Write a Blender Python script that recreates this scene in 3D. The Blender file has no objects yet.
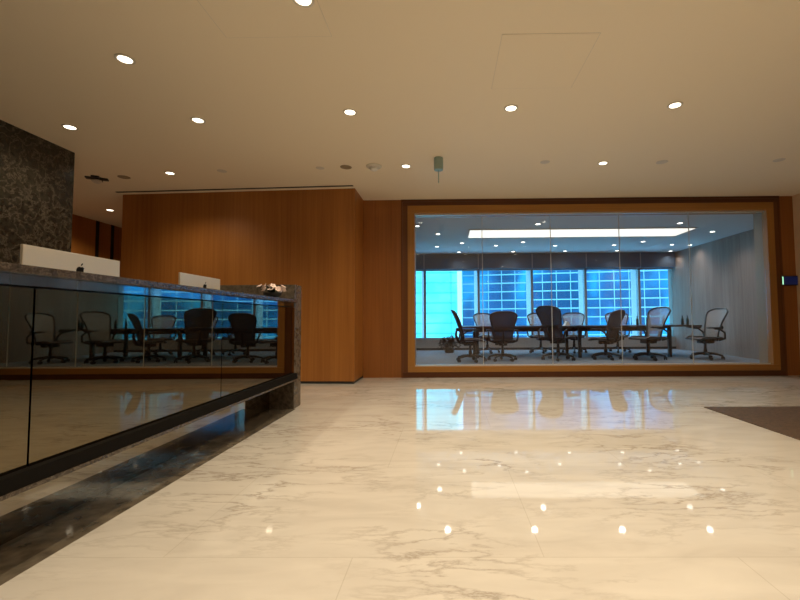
import bpy, bmesh, math, random
from mathutils import Vector, Matrix
random.seed(7)
S = bpy.context.scene
COL = S.collection
PI = math.pi

# ------------------------------------------------------------------ camera
EYE = Vector((0, 0, 0.87))
RT, UP, FW = Vector((1.0, 0.01110, -0.0070)), Vector((0.0075, -0.0496, 0.99874)), Vector((-0.01109, 0.99871, 0.04958))
RT.normalize(); FW = (FW - FW.dot(RT) * RT).normalized(); UP = RT.cross(FW)
cd = bpy.data.cameras.new('camera'); cam = bpy.data.objects.new('camera', cd); COL.objects.link(cam)
m = Matrix.Identity(4)
for i in range(3):
    m[i][0], m[i][1], m[i][2], m[i][3] = RT[i], UP[i], -FW[i], EYE[i]
cam.matrix_world = m
cd.sensor_width = 36; cd.lens = 420 / 800 * 36
cd.shift_x = -(441.6 - 400) / 800; cd.shift_y = (298.15 - 300) / 800
cd.clip_start = 0.02; cd.clip_end = 500
S.camera = cam

# ------------------------------------------------------------------ world, exposure
w = bpy.data.worlds.new('world'); S.world = w; w.use_nodes = True
bg = w.node_tree.nodes['Background']
bg.inputs[0].default_value = (0.25, 0.60, 1.0, 1); bg.inputs[1].default_value = 4.4
S.view_settings.view_transform = 'Standard'; S.view_settings.look = 'None'
S.view_settings.gamma = 1; S.view_settings.use_curve_mapping = False
S.view_settings.exposure = 0.0
S.cycles.max_bounces = 10; S.cycles.diffuse_bounces = 5; S.cycles.glossy_bounces = 6
S.cycles.transparent_max_bounces = 16; S.cycles.sample_clamp_indirect = 6
S.cycles.use_denoising = True
LOBBY_W = 51.0      # lobby downlights
MEET_W = 27.0       # meeting room downlights
PANEL_E = 1.2       # luminous ceiling panel of the meeting room
WARM = (1.0, 0.83, 0.60)
H = 2.686           # ceiling height

# ------------------------------------------------------------------ materials
def newmat(name):
    mt = bpy.data.materials.new(name); mt.use_nodes = True
    nt = mt.node_tree; b = nt.nodes['Principled BSDF']
    return mt, nt, b
def N(nt, t, **kw):
    n = nt.nodes.new(t)
    for k, v in kw.items(): setattr(n, k, v)
    return n
def plain(name, c, rough=0.5, metal=0.0, spec=0.5, bump=0.0, bscale=200, var=0.0):
    mt, nt, b = newmat(name)
    b.inputs['Base Color'].default_value = (*c, 1); b.inputs['Roughness'].default_value = rough
    b.inputs['Metallic'].default_value = metal; b.inputs['Specular IOR Level'].default_value = spec
    tc = N(nt, 'ShaderNodeTexCoord'); no = N(nt, 'ShaderNodeTexNoise')
    no.inputs['Scale'].default_value = bscale; no.inputs['Detail'].default_value = 3
    nt.links.new(tc.outputs['Object'], no.inputs['Vector'])
    if var:
        mx = N(nt, 'ShaderNodeMix', data_type='RGBA')
        mx.inputs[6].default_value = (*[v * (1 - var) for v in c], 1); mx.inputs[7].default_value = (*[min(1, v * (1 + var)) for v in c], 1)
        nt.links.new(no.outputs['Fac'], mx.inputs[0]); nt.links.new(mx.outputs[2], b.inputs['Base Color'])
    if bump:
        bp = N(nt, 'ShaderNodeBump'); bp.inputs['Strength'].default_value = bump; bp.inputs['Distance'].default_value = 0.002
        nt.links.new(no.outputs['Fac'], bp.inputs['Height']); nt.links.new(bp.outputs[0], b.inputs['Normal'])
    return mt
def ramp(nt, stops):
    r = N(nt, 'ShaderNodeValToRGB'); e = r.color_ramp.elements
    while len(e) < len(stops): e.new(0.5)
    for el, (p, c) in zip(e, stops): el.position = p; el.color = (*c, 1)
    return r
def wood(name, dark, light, grain='Z', rough=0.38, spec=0.4, freq=38):
    mt, nt, b = newmat(name)
    tc = N(nt, 'ShaderNodeTexCoord'); mp = N(nt, 'ShaderNodeMapping')
    sc = {'Z': (freq, freq, 0.7), 'X': (0.7, freq, freq), 'Y': (freq, 0.7, freq)}[grain]
    mp.inputs['Scale'].default_value = sc
    n1 = N(nt, 'ShaderNodeTexNoise'); n1.inputs['Scale'].default_value = 1; n1.inputs['Detail'].default_value = 5; n1.inputs['Roughness'].default_value = 0.65
    n1.inputs['Distortion'].default_value = 0.3
    nt.links.new(tc.outputs['Object'], mp.inputs[0]); nt.links.new(mp.outputs[0], n1.inputs['Vector'])
    mp2 = N(nt, 'ShaderNodeMapping'); mp2.inputs['Scale'].default_value = tuple(v / 12 if v > 1 else v * .4 for v in sc)
    n2 = N(nt, 'ShaderNodeTexNoise'); n2.inputs['Scale'].default_value = 1; n2.inputs['Detail'].default_value = 2
    nt.links.new(tc.outputs['Object'], mp2.inputs[0]); nt.links.new(mp2.outputs[0], n2.inputs['Vector'])
    ad = N(nt, 'ShaderNodeMath', operation='ADD'); nt.links.new(n1.outputs['Fac'], ad.inputs[0]); nt.links.new(n2.outputs['Fac'], ad.inputs[1])
    hf = N(nt, 'ShaderNodeMath', operation='MULTIPLY'); hf.inputs[1].default_value = 0.5; nt.links.new(ad.outputs[0], hf.inputs[0])
    r = ramp(nt, [(0.33, dark), (0.66, light)]); nt.links.new(hf.outputs[0], r.inputs[0])
    nt.links.new(r.outputs[0], b.inputs['Base Color'])
    b.inputs['Roughness'].default_value = rough; b.inputs['Specular IOR Level'].default_value = spec
    return mt
def marble_floor():
    mt, nt, b = newmat('pale_marble')
    tc = N(nt, 'ShaderNodeTexCoord')
    mp = N(nt, 'ShaderNodeMapping'); mp.inputs['Rotation'].default_value = (0, 0, -0.65); mp.inputs['Scale'].default_value = (.8, 2.6, 1)
    nt.links.new(tc.outputs['Object'], mp.inputs[0])
    wn = N(nt, 'ShaderNodeTexNoise'); wn.inputs['Scale'].default_value = 2.4; wn.inputs['Detail'].default_value = 10; wn.inputs['Roughness'].default_value = .62; wn.inputs['Distortion'].default_value = .25
    nt.links.new(mp.outputs[0], wn.inputs['Vector'])
    v1 = N(nt, 'ShaderNodeMath', operation='SUBTRACT'); v1.inputs[1].default_value = 0.5; nt.links.new(wn.outputs['Fac'], v1.inputs[0])
    v2 = N(nt, 'ShaderNodeMath', operation='ABSOLUTE'); nt.links.new(v1.outputs[0], v2.inputs[0])
    rv = ramp(nt, [(0.0, (1, 1, 1)), (0.010, (0.55, 0.55, 0.55)), (0.035, (0, 0, 0))]); nt.links.new(v2.outputs[0], rv.inputs[0])
    pn = N(nt, 'ShaderNodeTexNoise'); pn.inputs['Scale'].default_value = 1.1; pn.inputs['Detail'].default_value = 3
    nt.links.new(tc.outputs['Object'], pn.inputs['Vector'])
    pr = ramp(nt, [(0.42, (0, 0, 0)), (0.62, (1, 1, 1))]); nt.links.new(pn.outputs['Fac'], pr.inputs[0])
    ml = N(nt, 'ShaderNodeMath', operation='MULTIPLY'); nt.links.new(rv.outputs[0], ml.inputs[0]); nt.links.new(pr.outputs[0], ml.inputs[1])
    m2 = N(nt, 'ShaderNodeMath', operation='MULTIPLY'); m2.inputs[1].default_value = 0.8; nt.links.new(ml.outputs[0], m2.inputs[0])
    cn = N(nt, 'ShaderNodeTexNoise'); cn.inputs['Scale'].default_value = 2.6; cn.inputs['Detail'].default_value = 5; cn.inputs['Distortion'].default_value = .8
    nt.links.new(mp.outputs[0], cn.inputs['Vector'])
    base = ramp(nt, [(0.3, (0.57, 0.53, 0.47)), (0.55, (0.64, 0.60, 0.535)), (0.75, (0.68, 0.64, 0.57))]); nt.links.new(cn.outputs['Fac'], base.inputs[0])
    mx = N(nt, 'ShaderNodeMix', data_type='RGBA'); mx.inputs[7].default_value = (0.30, 0.25, 0.20, 1)
    nt.links.new(m2.outputs[0], mx.inputs[0]); nt.links.new(base.outputs[0], mx.inputs[6])
    bk = N(nt, 'ShaderNodeTexBrick'); bk.offset = 0.5
    bk.inputs['Scale'].default_value = 1; bk.inputs['Brick Width'].default_value = 1.4; bk.inputs['Row Height'].default_value = 0.93
    bk.inputs['Mortar Size'].default_value = 0.002; bk.inputs['Mortar Smooth'].default_value = 0.2
    bk.inputs['Color1'].default_value = (1, 1, 1, 1); bk.inputs['Color2'].default_value = (0.96, 0.96, 0.96, 1); bk.inputs['Mortar'].default_value = (0.84, 0.83, 0.80, 1)
    mb = N(nt, 'ShaderNodeMapping'); mb.inputs['Location'].default_value = (0.35, 0.28, 0)
    nt.links.new(tc.outputs['Object'], mb.inputs[0]); nt.links.new(mb.outputs[0], bk.inputs['Vector'])
    mm = N(nt, 'ShaderNodeMix', data_type='RGBA', blend_type='MULTIPLY'); mm.inputs[0].default_value = 1
    nt.links.new(mx.outputs[2], mm.inputs[6]); nt.links.new(bk.outputs['Color'], mm.inputs[7])
    nt.links.new(mm.outputs[2], b.inputs['Base Color'])
    b.inputs['Roughness'].default_value = 0.035; b.inputs['Specular IOR Level'].default_value = 0.40
    return mt
def dark_stone(name, base, vein, rough=0.2, scale=1.0, amount=1.0, dist=1.5):
    mt, nt, b = newmat(name)
    tc = N(nt, 'ShaderNodeTexCoord')
    n1 = N(nt, 'ShaderNodeTexNoise'); n1.inputs['Scale'].default_value = 4 * scale; n1.inputs['Detail'].default_value = 8; n1.inputs['Distortion'].default_value = dist; n1.inputs['Roughness'].default_value = .62
    nt.links.new(tc.outputs['Object'], n1.inputs['Vector'])
    a = N(nt, 'ShaderNodeMath', operation='SUBTRACT'); a.inputs[1].default_value = 0.5; nt.links.new(n1.outputs['Fac'], a.inputs[0])
    c = N(nt, 'ShaderNodeMath', operation='ABSOLUTE'); nt.links.new(a.outputs[0], c.inputs[0])
    r = ramp(nt, [(0.0, (amount,) * 3), (0.015, (0.3 * amount,) * 3), (0.05, (0, 0, 0))]); nt.links.new(c.outputs[0], r.inputs[0])
    n2 = N(nt, 'ShaderNodeTexNoise'); n2.inputs['Scale'].default_value = 9 * scale; n2.inputs['Detail'].default_value = 6
    nt.links.new(tc.outputs['Object'], n2.inputs['Vector'])
    rb = ramp(nt, [(0.3, tuple(v * .55 for v in base)), (0.7, tuple(v * 1.5 for v in base))]); nt.links.new(n2.outputs['Fac'], rb.inputs[0])
    mx = N(nt, 'ShaderNodeMix', data_type='RGBA'); mx.inputs[7].default_value = (*vein, 1)
    nt.links.new(r.outputs[0], mx.inputs[0]); nt.links.new(rb.outputs[0], mx.inputs[6])
    nt.links.new(mx.outputs[2], b.inputs['Base Color']); b.inputs['Roughness'].default_value = rough
    return mt
def thin_glass(name, tint, f0=0.04):
    mt = bpy.data.materials.new(name); mt.use_nodes = True; nt = mt.node_tree; nt.nodes.clear()
    out = N(nt, 'ShaderNodeOutputMaterial'); mix = N(nt, 'ShaderNodeMixShader')
    tr = N(nt, 'ShaderNodeBsdfTransparent'); tr.inputs[0].default_value = (*tint, 1)
    gl = N(nt, 'ShaderNodeBsdfGlossy'); gl.inputs['Roughness'].default_value = 0.0; gl.inputs[0].default_value = (1, 1, 1, 1)
    lw = N(nt, 'ShaderNodeLayerWeight'); lw.inputs[0].default_value = 0.5
    p = N(nt, 'ShaderNodeMath', operation='POWER'); p.inputs[1].default_value = 5; nt.links.new(lw.outputs['Facing'], p.inputs[0])
    q = N(nt, 'ShaderNodeMath', operation='MULTIPLY_ADD'); q.inputs[1].default_value = 1 - f0; q.inputs[2].default_value = f0; nt.links.new(p.outputs[0], q.inputs[0])
    nt.links.new(q.outputs[0], mix.inputs[0]); nt.links.new(tr.outputs[0], mix.inputs[1]); nt.links.new(gl.outputs[0], mix.inputs[2])
    nt.links.new(mix.outputs[0], out.inputs[0])
    return mt
def emit(name, c, s):
    mt, nt, b = newmat(name)
    b.inputs['Base Color'].default_value = (*c, 1); b.inputs['Emission Color'].default_value = (*c, 1); b.inputs['Emission Strength'].default_value = s
    return mt
def mesh_fabric(name, c, alpha):
    mt, nt, b = newmat(name)
    b.inputs['Base Color'].default_value = (*c, 1); b.inputs['Roughness'].default_value = 0.6
    tc = N(nt, 'ShaderNodeTexCoord'); wv = N(nt, 'ShaderNodeTexWave', bands_direction='Z'); wv.inputs['Scale'].default_value = 60
    nt.links.new(tc.outputs['Object'], wv.inputs['Vector'])
    mr = N(nt, 'ShaderNodeMapRange'); mr.inputs[3].default_value = alpha - .12; mr.inputs[4].default_value = min(1, alpha + .12)
    nt.links.new(wv.outputs['Fac'], mr.inputs[0]); nt.links.new(mr.outputs[0], b.inputs['Alpha'])
    return mt
def facade_glass(name, stops, sx, sz):
    mt, nt, b = newmat(name)
    tc = N(nt, 'ShaderNodeTexCoord'); mp = N(nt, 'ShaderNodeMapping'); mp.inputs['Scale'].default_value = (sx, 1, sz)
    n = N(nt, 'ShaderNodeTexNoise'); n.inputs['Scale'].default_value = 1; n.inputs['Detail'].default_value = 3
    nt.links.new(tc.outputs['Object'], mp.inputs[0]); nt.links.new(mp.outputs[0], n.inputs['Vector'])
    r = ramp(nt, stops); nt.links.new(n.outputs['Fac'], r.inputs[0]); nt.links.new(r.outputs[0], b.inputs['Base Color'])
    b.inputs['Roughness'].default_value = 0.5; b.inputs['Specular IOR Level'].default_value = 0.15
    return mt

M = dict(
    floor=marble_floor(),
    ceiling=plain('cream_ceiling_paint', (0.88, 0.79, 0.62), 0.7, bump=.05, bscale=120),
    veneer=wood('warm_oak_veneer', (0.27, 0.098, 0.019), (0.43, 0.175, 0.038), 'Z'),
    veneer_dark=wood('brown_oak_veneer', (0.22, 0.076, 0.016), (0.35, 0.132, 0.030), 'Z'),
    oak_h=wood('oak_frame_rail', (0.29, 0.130, 0.026), (0.43, 0.205, 0.046), 'X'),
    oak_v=wood('oak_frame_stile', (0.29, 0.130, 0.026), (0.43, 0.205, 0.046), 'Z'),
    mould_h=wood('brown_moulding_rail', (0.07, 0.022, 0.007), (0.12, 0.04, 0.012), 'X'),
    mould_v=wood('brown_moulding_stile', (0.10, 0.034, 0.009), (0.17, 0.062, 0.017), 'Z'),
    blackstone=dark_stone('black_veined_marble', (0.024, 0.021, 0.015), (0.20, 0.165, 0.12), 0.25, 2.4, .5, .35),
    topstone=dark_stone('brown_speckled_stone', (0.040, 0.029, 0.020), (0.18, 0.14, 0.10), 0.22, 6, .7),
    pillarstone=dark_stone('grey_brown_stone', (0.080, 0.064, 0.046), (0.20, 0.16, 0.115), 0.25, 3, .5),
    rug=dark_stone('dark_brown_weave', (0.075, 0.044, 0.024), (0.15, 0.10, 0.065), 0.6, 4, .6),
    smoked=plain('smoked_mirror_glass', (0.185, 0.150, 0.095), 0.008, 1.0, .5, bscale=3, var=.02),
    steel=plain('brushed_steel', (0.26, 0.28, 0.30), 0.025, 1.0, .5, bscale=40, var=.05),
    darkmetal=plain('dark_bronze_metal', (0.006, 0.005, 0.004), 0.7, 0.0, .08, bscale=60, var=.1),
    logo=plain('matt_black_emblem', (0.006, 0.006, 0.006), 0.9, 0, .1, bscale=60, var=.1),
    darkfloor=dark_stone('dark_brown_polished_strip', (0.12, 0.098, 0.070), (0.16, 0.13, 0.095), 0.05, 1.5, .15),
    plinth=plain('polished_plinth_mirror', (0.32, 0.28, 0.22), 0.02, 1.0, .5, bscale=3, var=.02),
    joint=plain('black_joint', (0.008, 0.008, 0.008), 0.6, bscale=50, var=.1),
    black=plain('black_plastic', (0.016, 0.016, 0.018), 0.45, bscale=80, var=.1),
    graphite=plain('graphite_plastic', (0.035, 0.036, 0.042), 0.4, bscale=80, var=.1),
    alu=plain('silver_aluminium', (0.70, 0.64, 0.53), 0.38, 0.35, .5, bscale=90, var=.03),
    white=plain('white_plastic', (0.75, 0.74, 0.70), 0.5, bscale=40, var=.03),
    cream=plain('cream_plastic', (0.66, 0.62, 0.54), 0.5, bscale=40, var=.03),
    dim=plain('unlit_lamp_brown', (0.30, 0.23, 0.14), 0.5, bscale=40, var=.06),
    teal=plain('teal_grey_metal', (0.30, 0.42, 0.40), 0.4, 0.2, bscale=40, var=.05),
    beige=plain('beige_wall', (0.68, 0.48, 0.32), 0.6, bscale=6, var=.06),
    deskgrey=plain('grey_laminate', (0.30, 0.28, 0.25), 0.5, bscale=30, var=.05),
    meetwall=wood('grey_fabric_panel', (0.22, 0.16, 0.135), (0.37, 0.29, 0.25), 'Z', 0.8, 0.1, 14),
    meetceil=plain('grey_white_ceiling_paint', (0.68, 0.66, 0.65), 0.8, bump=.05, bscale=100),
    carpet=plain('grey_blue_carpet', (0.20, 0.22, 0.25), 0.95, bump=.5, bscale=300, var=.2),
    blind=plain('grey_blind_box', (0.065, 0.10, 0.155), 0.7, bscale=20, var=.05),
    sill=plain('warm_grey_sill', (0.30, 0.28, 0.26), 0.6, bscale=20, var=.05),
    mullion=plain('grey_mullion', (0.30, 0.31, 0.32), 0.4, 0.2, bscale=40, var=.05),
    fin=plain('sky_catch_fin', (0.85, 0.88, 0.88), 0.4, bscale=20, var=.04),
    revealpaint=plain('taupe_reveal', (0.30, 0.24, 0.17), 0.5, bscale=30, var=.05),
    skirt=plain('black_skirting', (0.02, 0.02, 0.022), 0.5, bscale=40, var=.1),
    pane=thin_glass('clear_glass', (0.97, 0.97, 0.97), 0.042),
    cyanpane=thin_glass('blue_tinted_glass', (0.80, 0.96, 0.98), 0.03),
    seal=plain('silicone_joint', (0.58, 0.59, 0.58), 0.4, bscale=40, var=.05),
    lamp=emit('warm_lamp_glow', (1.0, 0.90, 0.70), 6.0),
    lampcool=emit('cool_lamp_glow', (1.0, 0.95, 0.84), 7.0),
    panel=emit('luminous_panel', (1.0, 0.93, 0.78), PANEL_E),
    screen=emit('blue_screen', (0.006, 0.012, 0.07), 0.35),
    led=emit('green_white_led', (0.45, 1.0, 0.6), 1.3),
    meshdark=mesh_fabric('charcoal_chair_mesh', (0.075, 0.068, 0.075), .88),
    meshlight=mesh_fabric('silver_grey_chair_mesh', (0.42, 0.41, 0.41), .50),
    tabletop=wood('brown_table_veneer', (0.035, 0.022, 0.018), (0.065, 0.042, 0.034), 'X', .3),
    bottleglass=plain('dark_bottle', (0.02, 0.035, 0.03), 0.1, 0, .6, bscale=20, var=.1),
    petal=plain('pale_petal', (0.78, 0.62, 0.56), 0.6, bscale=60, var=.12),
    leaf=plain('dark_green_leaf', (0.035, 0.05, 0.02), 0.5, bscale=60, var=.3),
    shrub=plain('brownish_dark_leaf', (0.045, 0.042, 0.03), 0.55, bscale=30, var=.5),
    paper=plain('white_card', (0.8, 0.8, 0.78), 0.7, bscale=30, var=.03),
    blue=facade_glass('blue_curtain_glass', [(0.40, (0.014, 0.070, 0.13)), (0.5, (0.018, 0.115, 0.22)), (0.60, (0.035, 0.33, 0.48))], .16, .1),
    cyan=facade_glass('turquoise_facade', [(0.38, (0.12, 0.62, 0.58)), (0.62, (0.36, 0.95, 0.78))], .2, .2),
    gridline=plain('pale_facade_line', (0.36, 0.52, 0.50), 0.5, bscale=2, var=.1),
    cyanline=plain('teal_facade_line', (0.06, 0.42, 0.48), 0.5, bscale=2, var=.1),
)

# ------------------------------------------------------------------ mesh helpers
class MB:
    def __init__(s): s.b = bmesh.new()
    def box(s, x0, x1, y0, y1, z0, z1, bev=0.0, rot=None):
        vs = []
        bm = bmesh.new()
        r = bmesh.ops.create_cube(bm, size=1)
        for v in bm.verts:
            v.co = Vector((x0 + (v.co.x + .5) * (x1 - x0), y0 + (v.co.y + .5) * (y1 - y0), z0 + (v.co.z + .5) * (z1 - z0)))
        if bev: bmesh.ops.bevel(bm, geom=list(bm.edges), offset=bev, segments=2, affect='EDGES', profile=.7)
        return s.join(bm, rot)
    def join(s, bm, mat=None):
        if mat is not None: bmesh.ops.transform(bm, matrix=mat, verts=bm.verts)
        me = bpy.data.meshes.new('tmp'); bm.to_mesh(me); bm.free(); s.b.from_mesh(me); bpy.data.meshes.remove(me); return s
    def lathe(s, prof, n=24, mat=None):
        bm = bmesh.new(); rings = []
        for r, z in prof:
            if r < 1e-6: rings.append([bm.verts.new((0, 0, z))])
            else: rings.append([bm.verts.new((r * math.cos(2 * PI * k / n), r * math.sin(2 * PI * k / n), z)) for k in range(n)])
        for a, b in zip(rings, rings[1:]):
            for k in range(n):
                k2 = (k + 1) % n
                if len(a) == 1 and len(b) > 1: bm.faces.new((a[0], b[k2], b[k]))
                elif len(b) == 1 and len(a) > 1: bm.faces.new((a[k], a[k2], b[0]))
                elif len(a) > 1: bm.faces.new((a[k], a[k2], b[k2], b[k]))
        bmesh.ops.recalc_face_normals(bm, faces=bm.faces)
        return s.join(bm, mat)
    def cyl(s, r, z0, z1, n=20, mat=None, bev=0.0):
        return s.lathe([(0, z0), (r - bev, z0), (r, z0 + bev), (r, z1 - bev), (r - bev, z1), (0, z1)] if bev else [(0, z0), (r, z0), (r, z1), (0, z1)], n, mat)
    def tube(s, pts, r, n=8, closed=False, flat=1.0):
        pts = [Vector(p) for p in pts]; bm = bmesh.new(); L = len(pts); rings = []
        rr = r if isinstance(r, (list, tuple)) else [r] * L
        prev = None
        for i, p in enumerate(pts):
            a = pts[(i - 1) % L] if (closed or i > 0) else p; b = pts[(i + 1) % L] if (closed or i < L - 1) else p
            t = (b - a).normalized()
            u = prev if prev is not None else (Vector((0, 0, 1)) if abs(t.z) < .9 else Vector((1, 0, 0)))
            u = (u - t * u.dot(t)).normalized(); v = t.cross(u); prev = u
            rings.append([bm.verts.new(p + (u * math.cos(2 * PI * k / n) * flat + v * math.sin(2 * PI * k / n)) * rr[i]) for k in range(n)])
        for i in range(L if closed else L - 1):
            a, b = rings[i], rings[(i + 1) % L]
            for k in range(n): bm.faces.new((a[k], a[(k + 1) % n], b[(k + 1) % n], b[k]))
        if not closed: bm.faces.new(rings[0]); bm.faces.new(rings[-1][::-1])
        bmesh.ops.recalc_face_normals(bm, faces=bm.faces)
        return s.join(bm)
    def prism(s, poly, y0, y1, mat=None):       # polygon in x,z extruded along y
        bm = bmesh.new()
        a = [bm.verts.new((x, y0, z)) for x, z in poly]; b = [bm.verts.new((x, y1, z)) for x, z in poly]
        bm.faces.new(a); bm.faces.new(b[::-1]); n = len(poly)
        for k in range(n): bm.faces.new((a[k], b[k], b[(k + 1) % n], a[(k + 1) % n]))
        bmesh.ops.recalc_face_normals(bm, faces=bm.faces)
        return s.join(bm, mat)
    def sheet(s, f, nu, nv, thick):             # f(u,v) with u,v in 0..1, given thickness
        bm = bmesh.new(); g = [[bm.verts.new(f(i / nu, j / nv)) for i in range(nu + 1)] for j in range(nv + 1)]
        for j in range(nv):
            for i in range(nu): bm.faces.new((g[j][i], g[j][i + 1], g[j + 1][i + 1], g[j + 1][i]))
        bmesh.ops.recalc_face_normals(bm, faces=bm.faces)
        if thick: bmesh.ops.solidify(bm, geom=list(bm.faces), thickness=thick)
        return s.join(bm)
    def obj(s, name, mat, parent=None, loc=(0, 0, 0), rz=0.0, smooth=False):
        me = bpy.data.meshes.new(name); s.b.to_mesh(me); s.b.free()
        if smooth:
            for p in me.polygons: p.use_smooth = True
        me.materials.append(M[mat] if isinstance(mat, str) else mat)
        o = bpy.data.objects.new(name, me); COL.objects.link(o); o.location = loc; o.rotation_euler = (0, 0, rz)
        if parent: o.parent = parent
        if smooth:
            try: me.set_sharp_from_angle(angle=0.7)
            except Exception: pass
        return o
def B(*a, **k): return MB().box(*a, **k)
def empty(name, loc=(0, 0, 0), rz=0.0):
    o = bpy.data.objects.new(name, None); COL.objects.link(o); o.location = loc; o.rotation_euler = (0, 0, rz); o.empty_display_size = .1
    return o
def tag(o, label, cat, group=None, kind=None):
    o['label'] = label; o['category'] = cat
    if group: o['group'] = group
    if kind: o['kind'] = kind
    return o
def struct(o, label=None):
    o['kind'] = 'structure'
    if label: o['label'] = label
    return o
def tree_copy(o, parent=None):
    c = o.copy(); COL.objects.link(c)
    if parent is not None: c.parent = parent; c.matrix_parent_inverse = o.matrix_parent_inverse.copy()
    for ch in list(o.children): tree_copy(ch, c)
    return c
def pos(px, Y, z=0.0):      # where the line of sight of photo column px meets depth Y
    return Vector(((px - 441.6) / 420 * Y - 0.0111 * Y, Y, z))
def on_ceiling(px, py):
    d = RT * ((px - 441.6) / 420) - UP * ((py - 298.15) / 420) + FW
    t = (H - EYE.z) / d.z; p = EYE + d * t
    return Vector((p.x, p.y, H))

# ------------------------------------------------------------------ setting
YW = 6.314                  # face of the wall with the big interior window
XS, XE = -0.575, 4.925      # outside of the oak frame
ZS, ZE = 0.080, 2.590
SW = 0.105                  # oak frame face width
GX0, GX1, GZ0, GZ1 = XS + SW, XE - SW, ZS + 0.085, ZE - 0.115
YG = YW + 0.04              # glass plane
MXL, MXR, MYF = -1.25, 6.38, 11.80   # meeting room
LX, RX, BY = -3.99, 5.235, -3.2       # lobby

struct(B(-6.6, RX + .2, BY - .2, YW + .06, -0.2, 0.0).obj('floor', 'floor'), 'pale polished marble floor with grey veins')
struct(B(-6.6, MXL - .0, YW + .06, 11.0, -0.2, 0.0).obj('floor', 'floor'), 'marble floor of the passage at left')
struct(B(MXL, MXR + .1, YW + .06, MYF + .3, -0.2, 0.0).obj('floor', 'carpet'), 'grey blue carpet of the meeting room')
struct(B(-6.6, RX + .2, BY - .2, YW + .10, H, H + .3).obj('ceiling', 'ceiling'), 'cream lobby ceiling')
struct(B(-6.6, MXL, YW + .10, 11.0, H, H + .3).obj('ceiling', 'ceiling'), 'cream ceiling of the passage at left')
# wall with interior window: panels around the opening
struct(B(MXL, XS - .10, YW, YW + .25, 0, H).obj('wall_back', 'veneer_dark'), 'brown oak panel left of the interior window')
struct(B(XE + .10, RX + .2, YW, YW + .25, 0, H).obj('wall_back', 'veneer_dark'), 'brown oak panel right of the interior window')
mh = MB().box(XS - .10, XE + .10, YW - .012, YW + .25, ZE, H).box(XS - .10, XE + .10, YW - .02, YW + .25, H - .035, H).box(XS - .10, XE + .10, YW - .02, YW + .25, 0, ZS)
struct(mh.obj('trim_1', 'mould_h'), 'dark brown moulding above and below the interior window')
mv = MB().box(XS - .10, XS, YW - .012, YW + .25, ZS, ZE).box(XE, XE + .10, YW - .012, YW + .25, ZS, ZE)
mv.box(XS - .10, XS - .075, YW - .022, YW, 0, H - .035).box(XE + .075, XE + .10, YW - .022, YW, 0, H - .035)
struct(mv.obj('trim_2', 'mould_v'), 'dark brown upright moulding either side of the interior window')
# interior window
win = struct(empty('window_1', ((XS + XE) / 2, YW, 0)), 'wide interior window with oak frame and five glass panes')
def wc(o): o.parent = win; o.matrix_parent_inverse = Matrix.Translation(-Vector(win.location)); return o
wc(MB().box(XS, XE, YW - .03, YW + .25, GZ1, ZE, bev=.006).box(XS, XE, YW - .03, YW + .25, ZS, GZ0, bev=.006).obj('frame_rail', 'oak_h'))
wc(MB().box(XS, GX0, YW - .028, YW + .075, GZ0, GZ1).box(GX1, XE, YW - .028, YW + .075, GZ0, GZ1).obj('frame_stile', 'oak_v'))
wc(MB().box(XS, GX0, YW + .075, YW + .25, GZ0, GZ1).box(GX1, XE, YW + .075, YW + .25, GZ0, GZ1).obj('reveal', 'revealpaint'))
n_p = 5; jx = [GX0, .555, 1.595, 2.635, 3.69, GX1]
for k in range(n_p):
    wc(B(jx[k] + .004, jx[k + 1] - .004, YG, YG + .012, GZ0 + .012, GZ1 - .012).obj('pane', 'pane'))
    if k: wc(B(jx[k] - .004, jx[k] + .004, YG - .001, YG + .013, GZ0 + .012, GZ1 - .012).obj('glass_joint', 'seal'))
wc(MB().box(GX0, GX1, YG - .015, YG + .027, GZ0, GZ0 + .014).box(GX0, GX1, YG - .015, YG + .027, GZ1 - .02, GZ1).obj('glass_channel', 'seal'))
# projecting oak wall at left
wl, wr = Vector((-4.63, 5.90)), Vector((MXL, 5.72))
bm = bmesh.new()
q = [(wl.x, wl.y), (wr.x, wr.y), (MXL, 11.0), (wl.x, 11.0)]
lo = [bm.verts.new((x, y, .035)) for x, y in q]; hi = [bm.verts.new((x, y, H)) for x, y in q]
bm.faces.new(lo[::-1]); bm.faces.new(hi)
for k in range(4): bm.faces.new((lo[k], lo[(k + 1) % 4], hi[(k + 1) % 4], hi[k]))
t = MB(); t.join(bm); struct(t.obj('wall_left', 'veneer'), 'projecting oak veneered wall left of the interior window')
bm = bmesh.new()
q2 = [(wl.x + .01, wl.y + .012), (wr.x - .01, wr.y + .012), (MXL - .01, 10.9), (wl.x + .01, 10.9)]
lo = [bm.verts.new((x, y, 0)) for x, y in q2]; hi = [bm.verts.new((x, y, .035)) for x, y in q2]
bm.faces.new(lo[::-1]); bm.faces.new(hi)
for k in range(4): bm.faces.new((lo[k], lo[(k + 1) % 4], hi[(k + 1) % 4], hi[k]))
t = MB(); t.join(bm); struct(t.obj('baseboard_left', 'skirt'), 'thin black skirting under the projecting oak wall')
struct(B(LX - .3, LX, BY, 4.40, 0, H).obj('wall_left', 'blackstone'), 'black veined marble wall behind the reception counter')
struct(B(-6.6, -6.30, 4.0, 11.0, 0, H).obj('wall_left', 'veneer'), 'oak panelled passage wall beyond the black marble')
struct(B(-6.6, LX - .3, 3.8, 4.0, 0, H).obj('wall_left', 'ceiling'))
struct(B(-6.6, MXL, 11.0, 11.2, 0, H).obj('wall_left', 'veneer_dark'))
gm = MB()
for gy in (7.46, 7.80, 8.35, 9.3): gm.box(-6.302, -6.292, gy - .035, gy + .035, 0, H)
struct(gm.obj('trim_3', 'joint'), 'black vertical gaps between passage wall panels')
struct(B(RX, RX + .2, BY, YW, 0, H).obj('wall_right', 'beige'), 'beige wall at the right edge')
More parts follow.
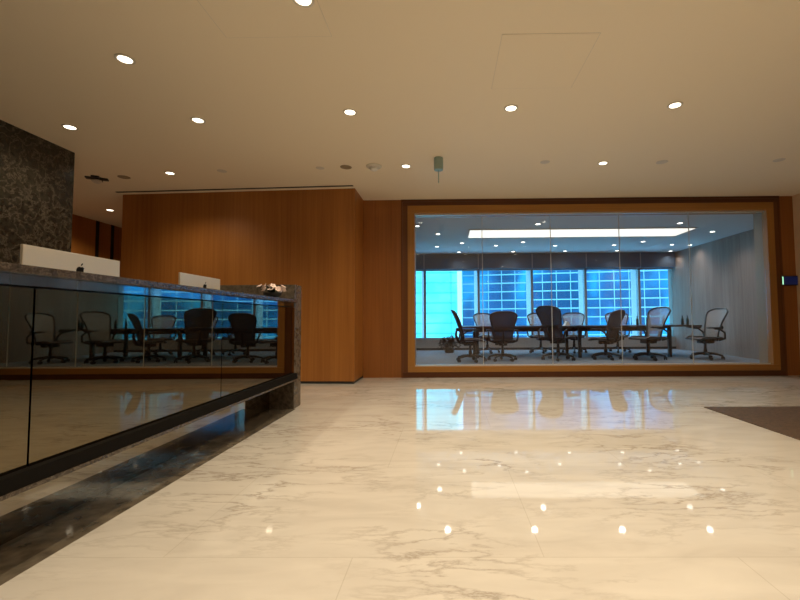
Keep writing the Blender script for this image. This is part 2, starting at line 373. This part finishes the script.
struct(B(-6.6, RX + .2, BY - .2, BY, 0, H).obj('wall_front', 'veneer_dark'))
struct(B(-6.6, -6.4, BY, 4.0, 0, H).obj('wall_left', 'ceiling'))
# meeting room shell
struct(B(MXL, MXR + .1, YW + .10, MYF + .3, H, H + .3).obj('ceiling', 'meetceil'), 'grey meeting room ceiling')
struct(B(MXL - .1, MXL, YW + .25, MYF + .3, 0, H).obj('wall_left', 'meetwall'))
struct(B(MXR, MXR + .2, YW + .25, MYF + .3, 0, H).obj('wall_right', 'meetwall'), 'grey vertically grained meeting room wall')
struct(B(RX + .2, MXR + .2, YW + .05, YW + .25, 0, H).obj('wall_front', 'meetwall'))
WZ0, WZ1 = 0.31, 2.265
struct(B(MXL, MXR, MYF, MYF + .28, 0.06, WZ0).obj('wall_back', 'sill'), 'warm grey ledge under the far windows')
struct(B(MXL, MXR, MYF - .12, MYF + .28, WZ1, H).obj('wall_back', 'blind'), 'dark grey blind box above the far windows')
struct(B(MXL, MXR, MYF - .01, MYF + .28, 0, .06).obj('baseboard_back', 'skirt'), 'black skirting under the far windows')
mull = [pos(p, MYF).x for p in (424.5, 478.5, 532, 585.5, 639)]
sp = mull[2] - mull[1]
edges = [MXL] + mull + [MXR]
for k, (a, b) in enumerate(zip(edges, edges[1:])):
    wn = struct(empty('window_%d' % (k + 2), ((a + b) / 2, MYF + .1, WZ0)), 'far window bay %s looking out on office towers' % ('at the left end', 'second from left', 'third from left', 'third from right', 'second from right', 'at the right end')[k])
    x0, x1 = a + (.046 if k else 0), b - (.019 if k < 5 else .0)
    o = B(x0, x1, MYF + .10, MYF + .112, WZ0, WZ1).obj('pane', 'cyanpane'); o.parent = wn; o.matrix_parent_inverse = Matrix.Translation(-Vector(wn.location))
    o = MB().box(x0, x1, MYF + .06, MYF + .15, WZ0, WZ0 + .03).box(x0, x1, MYF + .06, MYF + .15, WZ1 - .03, WZ1).obj('frame', 'mullion'); o.parent = wn; o.matrix_parent_inverse = Matrix.Translation(-Vector(wn.location))
for k, x in enumerate(mull):
    struct(MB().box(x - .018, x + .045, MYF + .02, MYF + .13, WZ0, WZ1).box(x - .012, x + .012, MYF - .128, MYF - .118, WZ1, H).obj('trim_%d' % (5 + k), 'mullion'), 'grey mullion between far windows')
    wedge = [(x - .012, MYF + .16), (x - .095, MYF + .32), (x - .012, MYF + .32)]  # added wedge, slanted to catch sky light as a bright stripe
    wb = bmesh.new(); wl_ = [wb.verts.new((a, b, WZ0 - 1.5)) for a, b in wedge]; wh_ = [wb.verts.new((a, b, WZ1 + 1.0)) for a, b in wedge]
    wb.faces.new(wl_); wb.faces.new(wh_[::-1])
    for i in range(3): wb.faces.new((wl_[i], wh_[i], wh_[(i + 1) % 3], wl_[(i + 1) % 3]))
    bmesh.ops.recalc_face_normals(wb, faces=wb.faces)
    wm = MB(); wm.join(wb)
    struct(wm.obj('trim_%d' % (11 + k), 'fin'), 'white outer fin added behind a mullion to catch sky light')

# ceiling slot along the projecting wall
so = MB(); dv = (wr - wl).normalized(); ang = math.atan2(dv.y, dv.x)
so.box(0, (wr - wl).length, -.018, .018, -.006, 0.004)
struct(so.obj('trim_20', 'joint', loc=(wl.x, wl.y - .12, H), rz=ang), 'dark air slot in the ceiling along the oak wall')

# ------------------------------------------------------------------ reception counter
CF = -1.50; C0, C1 = 0.30, 4.144
rc = tag(empty('reception_counter', (CF, 2.2, 0)), 'long reception counter with smoked mirror front, brown stone top and stone end panel', 'counter')
def cc(o, p=None):
    o.parent = p or rc; o.matrix_parent_inverse = Matrix.Translation(-Vector(rc.location)); return o
cc(B(CF - .36, CF + .03, C0, C1, 1.040, 1.070, bev=.004).obj('stone_top', 'topstone'))
cc(B(CF - .075, CF - .005, C0, C1, 1.000, 1.040).obj('metal_strip', 'steel'))
seams = [C0, 1.512, 2.80, C1]
for a, b in zip(seams, seams[1:]):
    cc(B(CF - .03, CF, a + .004, b - .004, .352, .992).obj('glass_panel', 'smoked'))
cc(B(CF - .075, CF - .03, C0, C1, .352, 1.0).obj('backing_panel', 'joint'))
cc(MB().box(CF - .10, CF + .035, C0, C1, .300, .352, bev=.003).obj('base_rail', 'darkmetal'))
cc(MB().box(CF - .24, CF + .040, C0, C1, .285, .300).obj('bottom_lip', 'topstone'))
cc(B(CF - .32, CF - .24, C0, C1, 0.0, .300).obj('plinth', 'plinth'))
cc(B(CF - .85, CF, C1, C1 + .19, 0, 1.222, bev=.004).obj('end_panel', 'pillarstone'))
cc(B(CF - .85, CF - .075, C0, C1, .715, .745, bev=.004).obj('work_surface', 'deskgrey'))
cc(B(CF - .85, CF, C0 - .06, C0, 0, 1.222, bev=.004).obj('end_panel', 'pillarstone'))

struct(B(CF - .24, CF + .02, C0, C1, 0.0, .002).obj('trim_21', 'darkfloor'), 'dark polished strip on the floor under the counter')  # thin strip, darker than the marble, between counter front and plinth

# computers on the work surface behind the stone top
APPLE = []
def logo_poly(s):
    body = []
    for k in range(28):
        a = 2 * PI * k / 28; r = .42 * (1 + .05 * math.cos(2 * a)); x, z = r * math.cos(a), r * 1.02 * math.sin(a)
        if abs(a - PI / 2) < .5: z -= .07 * (1 - abs(a - PI / 2) / .5)
        if abs(a - 3 * PI / 2) < .35: z += .05 * (1 - abs(a - 3 * PI / 2) / .35)
        if a < .62 or a > 2 * PI - .42: x -= .16 * math.cos((a if a < PI else a - 2 * PI) * 2)
        body.append((x * s, z * s))
    lf = [(.0, .44), (.03, .56), (.10, .66), (.19, .70), (.17, .58), (.10, .49)]
    return body, [(x * s, z * s) for x, z in lf]
def computer(label, x, y, rz, W, top, lx, lz):
    # local frame: screen faces -Y side of the local frame, back faces +Y... back is turned to the lobby
    r = tag(empty('desktop_computer', (x, y, .745), rz), label, 'computer', 'silver computers on the reception counter')
    zt = top - .745; zb = zt - .44
    b = MB().box(-W / 2, W / 2, -.010, .004, zb, zt, bev=.004)
    b.obj('body', 'alu', r)
    B(-W / 2 + .012, W / 2 - .012, .003, .006, zb + .06, zt - .012).obj('screen', 'black', r)
    st = MB().box(-.09, .09, -.10, .09, 0, .008, bev=.003)
    st.tube([(0, -.085, .006), (0, -.075, .08), (0, -.03, zb + .12)], [.035, .035, .03], 10, flat=.35)
    st.obj('stand', 'alu', r)
    bd, lf = logo_poly(.062)
    lo = MB().prism(bd, -.0115, -.0095).prism(lf, -.0115, -.0095).obj('logo', 'logo', r, loc=(lx, 0, lz - .745))
    lo['label'] = 'black fruit emblem with a bite'
    return r
# rz: local -Y looks to the lobby (+X): rotate by +90 deg -> local -Y maps to +X
computer('larger silver computer nearest the left edge, its back showing above the stone top', -1.955, 2.185, PI / 2 + .0, .575, 1.229, .020, 1.138)
computer('smaller silver computer farther along the stone top, near the end panel', -1.955, 3.315, PI / 2 + .0, .545, 1.226, .045, 1.140)

# flowers at the end of the counter
fl = tag(empty('flower_arrangement', (CF - .08, 3.80, 1.07)), 'small arrangement of pale pink blossoms at the far end of the counter top', 'flowers')
MB().lathe([(0, 0), (.045, 0), (.075, .03), (.08, .05), (.072, .05), (.06, .02), (0, .015)], 20).obj('bowl', 'black', fl, smooth=True)
def blossom(r):
    b = MB()
    for k in range(5):
        a = 2 * PI * k / 5
        b.sheet(lambda u, v, a=a: Vector((math.cos(a) * v * r - math.sin(a) * (u - .5) * r * 1.0 * math.sin(PI * min(1, v + .12)) ** .7, math.sin(a) * v * r + math.cos(a) * (u - .5) * r * math.sin(PI * min(1, v + .12)) ** .7, .012 * v * 2 - .012 * v * v)), 4, 5, .0015)
    b.lathe([(0, .012), (.006, .008), (.007, 0), (0, -.004)], 8)
    return b
for k in range(15):
    a = k * 2.4; rr = .02 + .095 * math.sqrt(k / 15)
    o = blossom(.030).obj('blossom', 'petal', fl, loc=(rr * math.cos(a), rr * math.sin(a) * 1.1, .065 + .055 * random.random()))
    o.rotation_euler = (random.uniform(-.9, .9), random.uniform(.2, 1.2), a)
lb = MB()
for k in range(26):
    a = random.random() * 2 * PI; L = random.uniform(.06, .10); e = random.uniform(.2, 1.0)
    lb.sheet(lambda u, v, a=a, L=L, e=e: Vector((math.cos(a) * v * L * math.cos(e) - math.sin(a) * (u - .5) * .025 * math.sin(PI * v), math.sin(a) * v * L * math.cos(e) + math.cos(a) * (u - .5) * .025 * math.sin(PI * v), .035 + v * L * math.sin(e))), 2, 5, .001)
lb.obj('leaves', 'leaf', fl)

# dark floor inlay at the right edge
tag(B(2.478, RX - .012, 1.2, 4.128, 0.0, .006).obj('floor_mat', 'rug'), 'dark brown rectangular floor mat on the pale marble at the right edge', 'mat')

# booking tablet on the right column
tb = tag(empty('wall_tablet', (5.02, YW, 1.405)), 'small dark wall tablet with blue screen on the wooden panel at the right edge', 'tablet')
B(-.02, .214, -.030, 0.0, -.072, .072, bev=.006).obj('casing', 'black', tb)
B(.006, .210, -.033, -.029, -.058, .058).obj('screen', 'screen', tb)
B(-.014, -.002, -.034, -.029, -.058, .058).obj('light_strip', 'led', tb)

# ------------------------------------------------------------------ ceiling fittings
def spot(parent, watts, col, angle=2.5, blend=.9, r=.05):
    l = bpy.data.lights.new('downlight_lamp', 'SPOT'); l.energy = watts; l.color = col; l.spot_size = angle; l.spot_blend = blend; l.shadow_soft_size = r
    o = bpy.data.objects.new('downlight_lamp', l); COL.objects.link(o); o.parent = parent; o.location = (0, 0, -.03); return o
def downlight(p, label, watts, rad, mat, group, col=WARM, cat='ceiling light'):
    e = tag(empty('ceiling_light', (p.x, p.y, H)), label, cat, group)
    MB().lathe([(rad, .004), (rad + .018, .004), (rad + .018, -.004), (rad + .010, -.008), (rad, -.005), (rad, .004)], 24).obj('trim_ring', 'cream', e, smooth=True)
    MB().lathe([(0, -.004), (rad, -.004), (rad, .004), (0, .004)], 24).obj('lens', mat, e)
    if watts: spot(e, watts, col)
    return e
GL = 'downlights in the lobby ceiling'
lob = [((303, -1), 'round downlight cut by the top edge of the photo'),
       ((125, 59), 'large bright downlight in the upper left of the lobby ceiling'),
       ((70, 127), 'downlight closest to the black marble wall'),
       ((198, 120), 'downlight above the counter, between the wall light and the middle one'),
       ((350, 112), 'downlight in the middle of the ceiling, third from left in its row'),
       ((511, 108), 'downlight just behind the square ceiling hatch'),
       ((675, 105), 'downlight at the right end of the main ceiling row'),
       ((406, 166), 'small downlight beside the teal hanging cylinder'),
       ((603, 163), 'small downlight in front of the interior window, right half'),
       ((170, 173), 'small downlight in front of the projecting oak wall'),
       ((110, 210), 'dim small downlight over the passage behind the black marble wall')]
for k, (p, l) in enumerate(lob):
    wt = LOBBY_W * (1.1 if k == 10 else .55 if k in (1, 2) else .8 if k in (3, 9) else 1)
    downlight(on_ceiling(*p), l, wt, .044, 'lamp', GL)
for (x, y) in [(.57, 2.2), (1.97, 2.2), (-.8, .9), (.57, .9), (1.97, .9), (-.8, -.5), (.57, -.5), (1.97, -.5), (4.77, -.5), (.57, -1.9), (1.97, -1.9)]:
    downlight(Vector((x, y, H)), 'lit round downlight of the lobby ceiling outside the frame', LOBBY_W, .044, 'lamp', 'lobby downlights outside the frame')
GM = 'downlights in the meeting room ceiling'
meet = [((417, 226), 'downlight at the left end behind the glass, beside the oak frame', ), ((438, 234), 'bright downlight second from the left oak frame, front pair'),
        ((437, 246.5), 'downlight directly behind the front one near the left oak frame'), ((462, 243), 'downlight under the left end of the luminous panel'),
        ((459, 252), 'small downlight at the blind box edge, far left'), ((496, 245.5), 'downlight behind the luminous panel near the first glass joint'),
        ((523, 242), 'downlight nearest behind the luminous panel, left half'), ((513, 251.5), 'small downlight at the blind box edge, second from left'),
        ((555, 245.5), 'downlight just right of the second glass joint'), ((565, 251), 'small downlight at the blind box edge, in the middle'),
        ((614, 245), 'downlight just left of the third glass joint'), ((617, 250.5), 'small downlight at the blind box edge, third glass joint'),
        ((643, 241.5), 'downlight nearest behind the luminous panel, right half'), ((672, 244.5), 'downlight behind the right end of the luminous panel'),
        ((670.5, 251), 'small downlight in the far right ceiling corner'), ((690, 245), 'downlight on the fourth glass joint, close to the right wall'),
        ((538, 224), 'downlight in front of the luminous panel, left half'), ((680, 223), 'downlight in front of the luminous panel, right end'),
        ((712.5, 231.5), 'bright downlight right of the luminous panel, close to the right wall')]
for p, l in meet: downlight(on_ceiling(*p), l, MEET_W * (.35 if p[1] > 250 or p[0] == 690 else 1), .045, 'lampcool', GM, (1, .95, .86))
for x in (0.0, 1.45, 2.9, 4.35):
    downlight(Vector((x, 7.2, H)), 'meeting room downlight hidden above the oak frame, mirrored in the marble floor', MEET_W, .04, 'lampcool', 'meeting room downlights above the oak frame', (1, .95, .86))
lp = tag(empty('light_panel', (2.79, 8.9, H)), 'long luminous white ceiling panel in the meeting room', 'ceiling light')
B(-2.29, 2.29, -.40, .40, -.012, .0).obj('diffuser', 'panel', lp)
MB().box(-2.32, 2.32, -.43, -.40, -.014, 0).box(-2.32, 2.32, .40, .43, -.014, 0).box(-2.32, -2.29, -.40, .40, -.014, 0).box(2.29, 2.32, -.40, .40, -.014, 0).obj('frame', 'meetceil', lp)

def disc(px, py, name, label, cat, mat, r, group=None, dome=0.0):
    p = on_ceiling(px, py)
    o = MB().lathe([(0, -.006 - dome), (r * .55, -.005 - dome * .75), (r * .9, -.004 - dome * .2), (r, -.002), (r, .003), (0, .003)], 24).obj(name, mat, loc=p, smooth=True)
    return tag(o, label, cat, group)
def unlit(px, py, label):
    p = on_ceiling(px, py); e = tag(empty('ceiling_light', p), label, 'ceiling light', 'unlit ceiling lights')
    MB().lathe([(.05, .003), (.068, .003), (.068, -.004), (.058, -.008), (.05, -.004), (.05, .003)], 24).obj('trim_ring', 'dim', e, smooth=True)
    MB().lathe([(0, -.003), (.05, -.003), (.05, .003), (0, .003)], 24).obj('lens', 'dim', e)
unlit(124, 177, 'unlit brown round ceiling light beside the black slatted ceiling fitting')
unlit(346, 167, 'small unlit ceiling light beside the cream ceiling dome')
GC = 'flat cream ceiling covers'
disc(222, 171, 'ceiling_cover', 'faint flat cover in the ceiling above the oak wall', 'ceiling cover', 'cream', .055, GC)
disc(320, 168, 'ceiling_cover', 'faint flat cover left of the small unlit ceiling light', 'ceiling cover', 'cream', .05, GC)
disc(545, 162, 'ceiling_cover', 'faint flat cover left of the small downlight at right', 'ceiling cover', 'cream', .055, GC)
disc(662, 162, 'ceiling_cover', 'faint flat cover right of the small downlight at right', 'ceiling cover', 'cream', .065, GC)
disc(779, 160, 'ceiling_cover', 'faint flat cover in the ceiling near the right edge', 'ceiling cover', 'cream', .06, GC)
p = on_ceiling(374, 166); e = tag(empty('ceiling_dome', p), 'cream round dome on the ceiling left of a small downlight', 'smoke detector')
MB().lathe([(0, -.02), (.075, -.02), (.09, -.012), (.092, .002), (0, .002)], 28).obj('base', 'cream', e, smooth=True)
MB().lathe([(0, -.062), (.025, -.058), (.045, -.045), (.05, -.019), (0, -.019)], 24).obj('dome', 'white', e, smooth=True)
# black fitting with vanes
p = on_ceiling(97, 178); e = tag(empty('ceiling_fitting', p), 'black four-vaned ceiling fitting with pale centre beside the black marble wall', 'ceiling fitting')
MB().lathe([(0, -.03), (.05, -.028), (.07, -.015), (.072, .002), (0, .002)], 24).obj('housing', 'black', e, smooth=True)
MB().lathe([(0, -.07), (.03, -.065), (.055, -.045), (.05, -.03), (0, -.028)], 20).obj('lens', 'cream', e, smooth=True)
for k in range(4):
    a = k * PI / 2 + .5
    MB().box(.05, .115, -.04, .04, -.018, .0, bev=.004, rot=Matrix.Rotation(a, 4, 'Z')).obj('vane', 'black', e)
# teal cylinder with rod
p = on_ceiling(438.5, 158); e = tag(empty('hanging_cylinder', p), 'teal grey cylinder with a thin rod hanging from the lobby ceiling', 'ceiling fitting')
MB().lathe([(0, 0), (.05, 0), (.052, -.005), (.052, -.135), (.046, -.142), (0, -.142)], 24).obj('cylinder', 'teal', e, smooth=True)
MB().cyl(.006, -.285, -.140, 8).obj('rod', 'teal', e)
# access hatches
def hatch(x0, x1, y0, y1, label):
    e = tag(empty('ceiling_hatch', ((x0 + x1) / 2, (y0 + y1) / 2, H)), label, 'ceiling hatch', 'ceiling hatches')
    a, b = (x1 - x0) / 2, (y1 - y0) / 2
    B(-a + .004, a - .004, -b + .004, b - .004, -.0025, .001).obj('door', 'ceiling', e)
    g = .0025
    MB().box(-a, a, -b, -b + g, -.001, .002).box(-a, a, b - g, b, -.001, .002).box(-a, -a + g, -b, b, -.001, .002).box(a - g, a, -b, b, -.001, .002).obj('gap', 'cream', e)
hatch(.37, 1.0, 2.60, 3.24, 'square hatch in the ceiling in front of the central downlights')
hatch(-1.40, -.72, 1.95, 2.60, 'square hatch at the top edge beside the cut-off downlight')

# ------------------------------------------------------------------ meeting room furniture
TY0, TY1 = 9.25, 10.40
tx0, tx1 = pos(459, TY0).x, pos(700, TY0).x
tab = tag(empty('conference_table', ((tx0 + tx1) / 2, (TY0 + TY1) / 2, 0)), 'long dark conference table with black legs in the meeting room', 'table')
hl, hw = (tx1 - tx0) / 2, (TY1 - TY0) / 2
B(-hl, hl, -hw, hw, .665, .70, bev=.006).obj('table_top', 'tabletop', tab)
B(-hl + .35, hl - .75, -.22, .22,   .57, .665).obj('cable_tray', 'black', tab)
for x in (-hl + .40, 0, hl - .68):
    for s in (-1, 1):
        B(x - .032, x + .032, s * (hw - .08) - .032, s * (hw - .08) + .032, 0, .63).obj('leg', 'black', tab)
    B(x - .03, x + .03, -hw + .05, hw - .05, .63, .665).obj('crossbar', 'black', tab)

def make_chair(mesh):
    r = empty('office_chair')
    def halfw(t):
        P = [(0, .185), (.3, .205), (.6, .245), (.82, .285), (.93, .282), (1, .235)]
        for (a, va), (b, vb) in zip(P, P[1:]):
            if t <= b: return va + (vb - va) * (t - a) / (b - a)
        return P[-1][1]
    def bk(u, v):
        x = (u - .5) * 2
        return Vector((x * halfw(v), -.19 - .20 * v + .06 * x * x - .035 * math.sin(PI * v) * -1, .395 + .665 * v - .035 * x ** 4 * v ** 6))
    MB().sheet(bk, 12, 16, .006).obj('backrest', mesh, r, smooth=True)
    path = [bk(0, j / 14) for j in range(15)] + [bk(i / 10, 1) for i in range(1, 10)] + [bk(1, j / 14) for j in range(14, -1, -1)] + [bk(i / 10, 0) for i in range(9, 0, -1)]
    MB().tube(path, .017, 8, closed=True).obj('back_frame', 'graphite', r, smooth=True)
    def st(u, v):
        x = (u - .5) * 2; wdt = .225 + .03 * math.sin(PI * min(1, v * .9 + .1))
        return Vector((x * wdt, -.20 + .46 * v, .445 - .018 * (1 - x * x) * math.sin(PI * v) + .02 * v - .07 * max(0, v - .75) ** 2 * 16 * .6))
    MB().sheet(st, 10, 12, .008).obj('seat', 'meshdark', r, smooth=True)
    sp_ = [st(0, j / 10) for j in range(11)] + [st(i / 8, 1) for i in range(1, 8)] + [st(1, j / 10) for j in range(10, -1, -1)] + [st(i / 8, 0) for i in range(7, 0, -1)]
    MB().tube(sp_, .02, 8, closed=True).obj('seat_frame', 'graphite', r, smooth=True)
    MB().box(-.09, .09, -.14, .12, .33, .41, bev=.015).cyl(.03, -.16, -.09, 10, Matrix.Translation((0, .02, .36)) @ Matrix.Rotation(PI / 2, 4, 'Y')).obj('tilt_mechanism', 'black', r)
    MB().tube([(0, -.10, .37), (0, -.24, .40), (0, -.30, .55), (0, -.285, .66)], [.03, .03, .026, .02], 8).tube([(-.2, -.245, .66), (-.1, -.275, .665), (0, -.285, .665), (.1, -.275, .665), (.2, -.245, .66)], .022, 8, flat=1.6).obj('spine', 'black', r, smooth=True)
    for s in (-1, 1):
        a = MB().tube([(s * .19, -.17, .40), (s * .29, -.22, .44), (s * .315, -.20, .56), (s * .31, -.09, .635), (s * .305, .02, .645)], [.022, .022, .018, .018, .02], 8).obj('arm_support', 'black', r, smooth=True)
        B(s * .30 - .045, s * .30 + .045, -.13, .16, .645, .675, bev=.012).obj('arm_pad', 'black', r)
    MB().cyl(.028, .09, .34, 14).cyl(.036, .09, .22, 14).obj('gas_column', 'black', r)
    MB().cyl(.055, .085, .15, 16, bev=.01).obj('hub', 'black', r)
    for k in range(5):
        a = 2 * PI * k / 5 + .3; c, s = math.cos(a), math.sin(a)
        lg = MB().tube([(c * .03, s * .03, .125), (c * .16, s * .16, .115), (c * .31, s * .31, .078)], [.028, .024, .017], 8).obj('leg', 'black', r, smooth=True)
        R = Matrix.Translation((c * .305, s * .305, .032)) @ Matrix.Rotation(a, 4, 'Z') @ Matrix.Rotation(PI / 2, 4, 'Y')
        cb = MB().cyl(.032, -.030, -.008, 14, R, bev=.004).cyl(.032, .008, .030, 14, R, bev=.004).cyl(.008, -.01, .01, 8, R)
        cb.cyl(.010, .03, .085, 8, Matrix.Translation((c * .305, s * .305, 0)))
        cb.obj('caster', 'black', lg)
    return r
dark = make_chair('meshdark'); light = make_chair('meshlight')
used = set()
def chair(proto, px, Y, head, label, sc=1.0):
    if proto not in used: used.add(proto); o = proto
    else: o = tree_copy(proto)
    o.location = pos(px, Y); o.rotation_euler = (0, 0, -math.radians(head)); o.scale = (sc, sc, sc)
    return tag(o, label, 'chair', 'mesh office chairs around the conference table')
chair(dark, 470, 8.66, 88, 'dark mesh chair at the left end of the table, seen side on', .98)
chair(dark, 502, 8.80, 2, 'dark mesh chair seen squarely from behind, broadest back of the near row', .95)
chair(dark, 557, 8.85, 52, 'dark mesh chair with the tallest back, turned on the near side, table middle', 1.05)
chair(dark, 604, 8.95, -40, 'turned dark mesh chair, third of the dark backs seen from behind', .96)
chair(light, 702, 8.86, 264, 'pale mesh chair off the right end of the table, its empty back frame tilted', .99)
chair(light, 646, 8.80, 254, 'pale mesh chair on the near side turned to the left, its back leaning right', 1.02)
chair(light, 487, 10.72, 165, 'pale mesh chair across the table, peeping out left of the broad dark back', .95)
chair(light, 540, 10.72, 180, 'pale mesh chair across the table, left of the tallest dark back', .95)
chair(light, 573, 10.72, 195, 'pale mesh chair across the table, right of the tallest dark back', .95)
chair(light, 616, 10.72, 200, 'pale mesh chair across the table, right of the third dark back', .95)

# things on the table
TZ = .70
bot = empty('bottle')
MB().lathe([(0, 0), (.026, 0), (.028, .006), (.028, .115), (.020, .145), (.011, .165), (.011, .190), (0, .190)], 16).obj('body', 'bottleglass', bot, smooth=True)
MB().cyl(.013, .188, .208, 12).obj('cap', 'black', bot)
first = True
for px, Y, l in [(636, 9.5, 'small dark bottle on the table left of the turned pale chair'), (648, 9.6, 'small dark bottle on the table in front of the turned pale chair'),
                 (662, 9.5, 'small dark bottle on the table right of the turned pale chair'), (680.5, 9.5, 'left one of the bottle pair near the right table end'), (685.5, 9.62, 'right one of the bottle pair near the right table end')]:
    o = bot if first else tree_copy(bot); first = False
    o.location = pos(px, Y, TZ); tag(o, l, 'bottle', 'bottles on the conference table')
tag(MB().prism([(-.07, 0), (.07, 0), (.005, .10), (-.005, .10)], -.05, .05).obj('folded_card', 'paper', loc=pos(566, 9.35, TZ), rz=.15), 'white folded card on the table beside the tallest dark chair', 'card')

# dark low plant by the ledge
pc = pos(449, 10.9); pl = tag(empty('low_plant', pc), 'low dark bushy plant on the carpet left of the side-on chair', 'plant')
MB().lathe([(0, 0), (.11, 0), (.14, .12), (.145, .13), (.12, .13), (.11, .11), (0, .10)], 20).obj('pot', 'black', pl, smooth=True)
pb = MB(); rnd = random.Random(3)
for k in range(230):
    a = rnd.random() * 2 * PI; e = rnd.uniform(-.3, 1.4); d = rnd.uniform(.05, .25)
    c = Vector((math.cos(a) * math.cos(e) * d * 1.25, math.sin(a) * math.cos(e) * d * 1.25, .19 + math.sin(e) * d * .95))
    R = Matrix.Translation(c) @ Matrix.Rotation(rnd.random() * 6, 4, 'Z') @ Matrix.Rotation(rnd.uniform(-1.2, 1.2), 4, 'X')
    bm = bmesh.new(); L, W_ = rnd.uniform(.05, .09), rnd.uniform(.022, .035)
    g = [[bm.verts.new(((i - 1) * W_ * math.sin(PI * (j + .15) / 4.3), j / 4 * L, .012 * abs(i - 1) - .02 * (j / 4) ** 2)) for i in range(3)] for j in range(5)]
    for j in range(4):
        for i in range(2): bm.faces.new((g[j][i], g[j][i + 1], g[j + 1][i + 1], g[j + 1][i]))
    pb.join(bm, R)
pb.obj('foliage', 'shrub', pl)
sb = MB()
for k in range(9):
    a = 2 * PI * k / 9; sb.tube([(0, 0, .09), (math.cos(a) * .07, math.sin(a) * .07, .18), (math.cos(a) * .14, math.sin(a) * .14, .25)], .005, 6)
sb.obj('stem', 'shrub', pl)

# ------------------------------------------------------------------ towers outside
def tower(name, label, x, y, rz, W, z0, z1, pane, line, dz, dx, lw, vw, depth=12, skip=0):
    r = tag(empty(name, (x, y, z0), rz), label, 'building')
    hgt = z1 - z0
    B(0, W, .25, depth, 0, hgt).obj('wall', line, r)
    lo, hi_ = 24.0, 39.0        # storeys in view from the room
    B(0, W, 0.05, .25, 0, lo).obj('lower_glazing', pane, r); B(0, W, .05, .25, hi_, hgt).obj('upper_glazing', pane, r)
    n = int((hi_ - lo) / dz)
    for k in range(n):
        B(0, W, .05, .25, lo + k * (hi_ - lo) / n, lo + (k + 1) * (hi_ - lo) / n).obj('glazing_band', pane, r)
        B(0, W, -.02, .05, lo + k * (hi_ - lo) / n - lw / 2, lo + k * (hi_ - lo) / n + lw / 2).obj('transom', line, r)
    for k in range(int(W / dx) + 1):
        B(min(W - vw, k * dx), min(W - vw, k * dx) + vw, -.03, .05, lo, hi_).obj('mullion', line, r)
    return r
tower('office_tower', 'blue glass office tower with pale grid filling the right and middle far windows', 1.9, 50, -math.radians(11), 31, -30, 30, 'blue', 'gridline', .95, 1.55, .13, .08)
tower('office_tower', 'bright turquoise building seen through the leftmost far windows', -16.0, 44, math.radians(2), 17.2, -30, 30, 'cyan', 'cyanline', 1.05, 5.5, .09, .08)
tower('office_tower', 'turquoise building beyond the right wall, seen only mirrored in the counter', 33.0, 44, -math.radians(14), 40, -30, 30, 'cyan', 'cyanline', 1.05, 5.5, .06, .08)
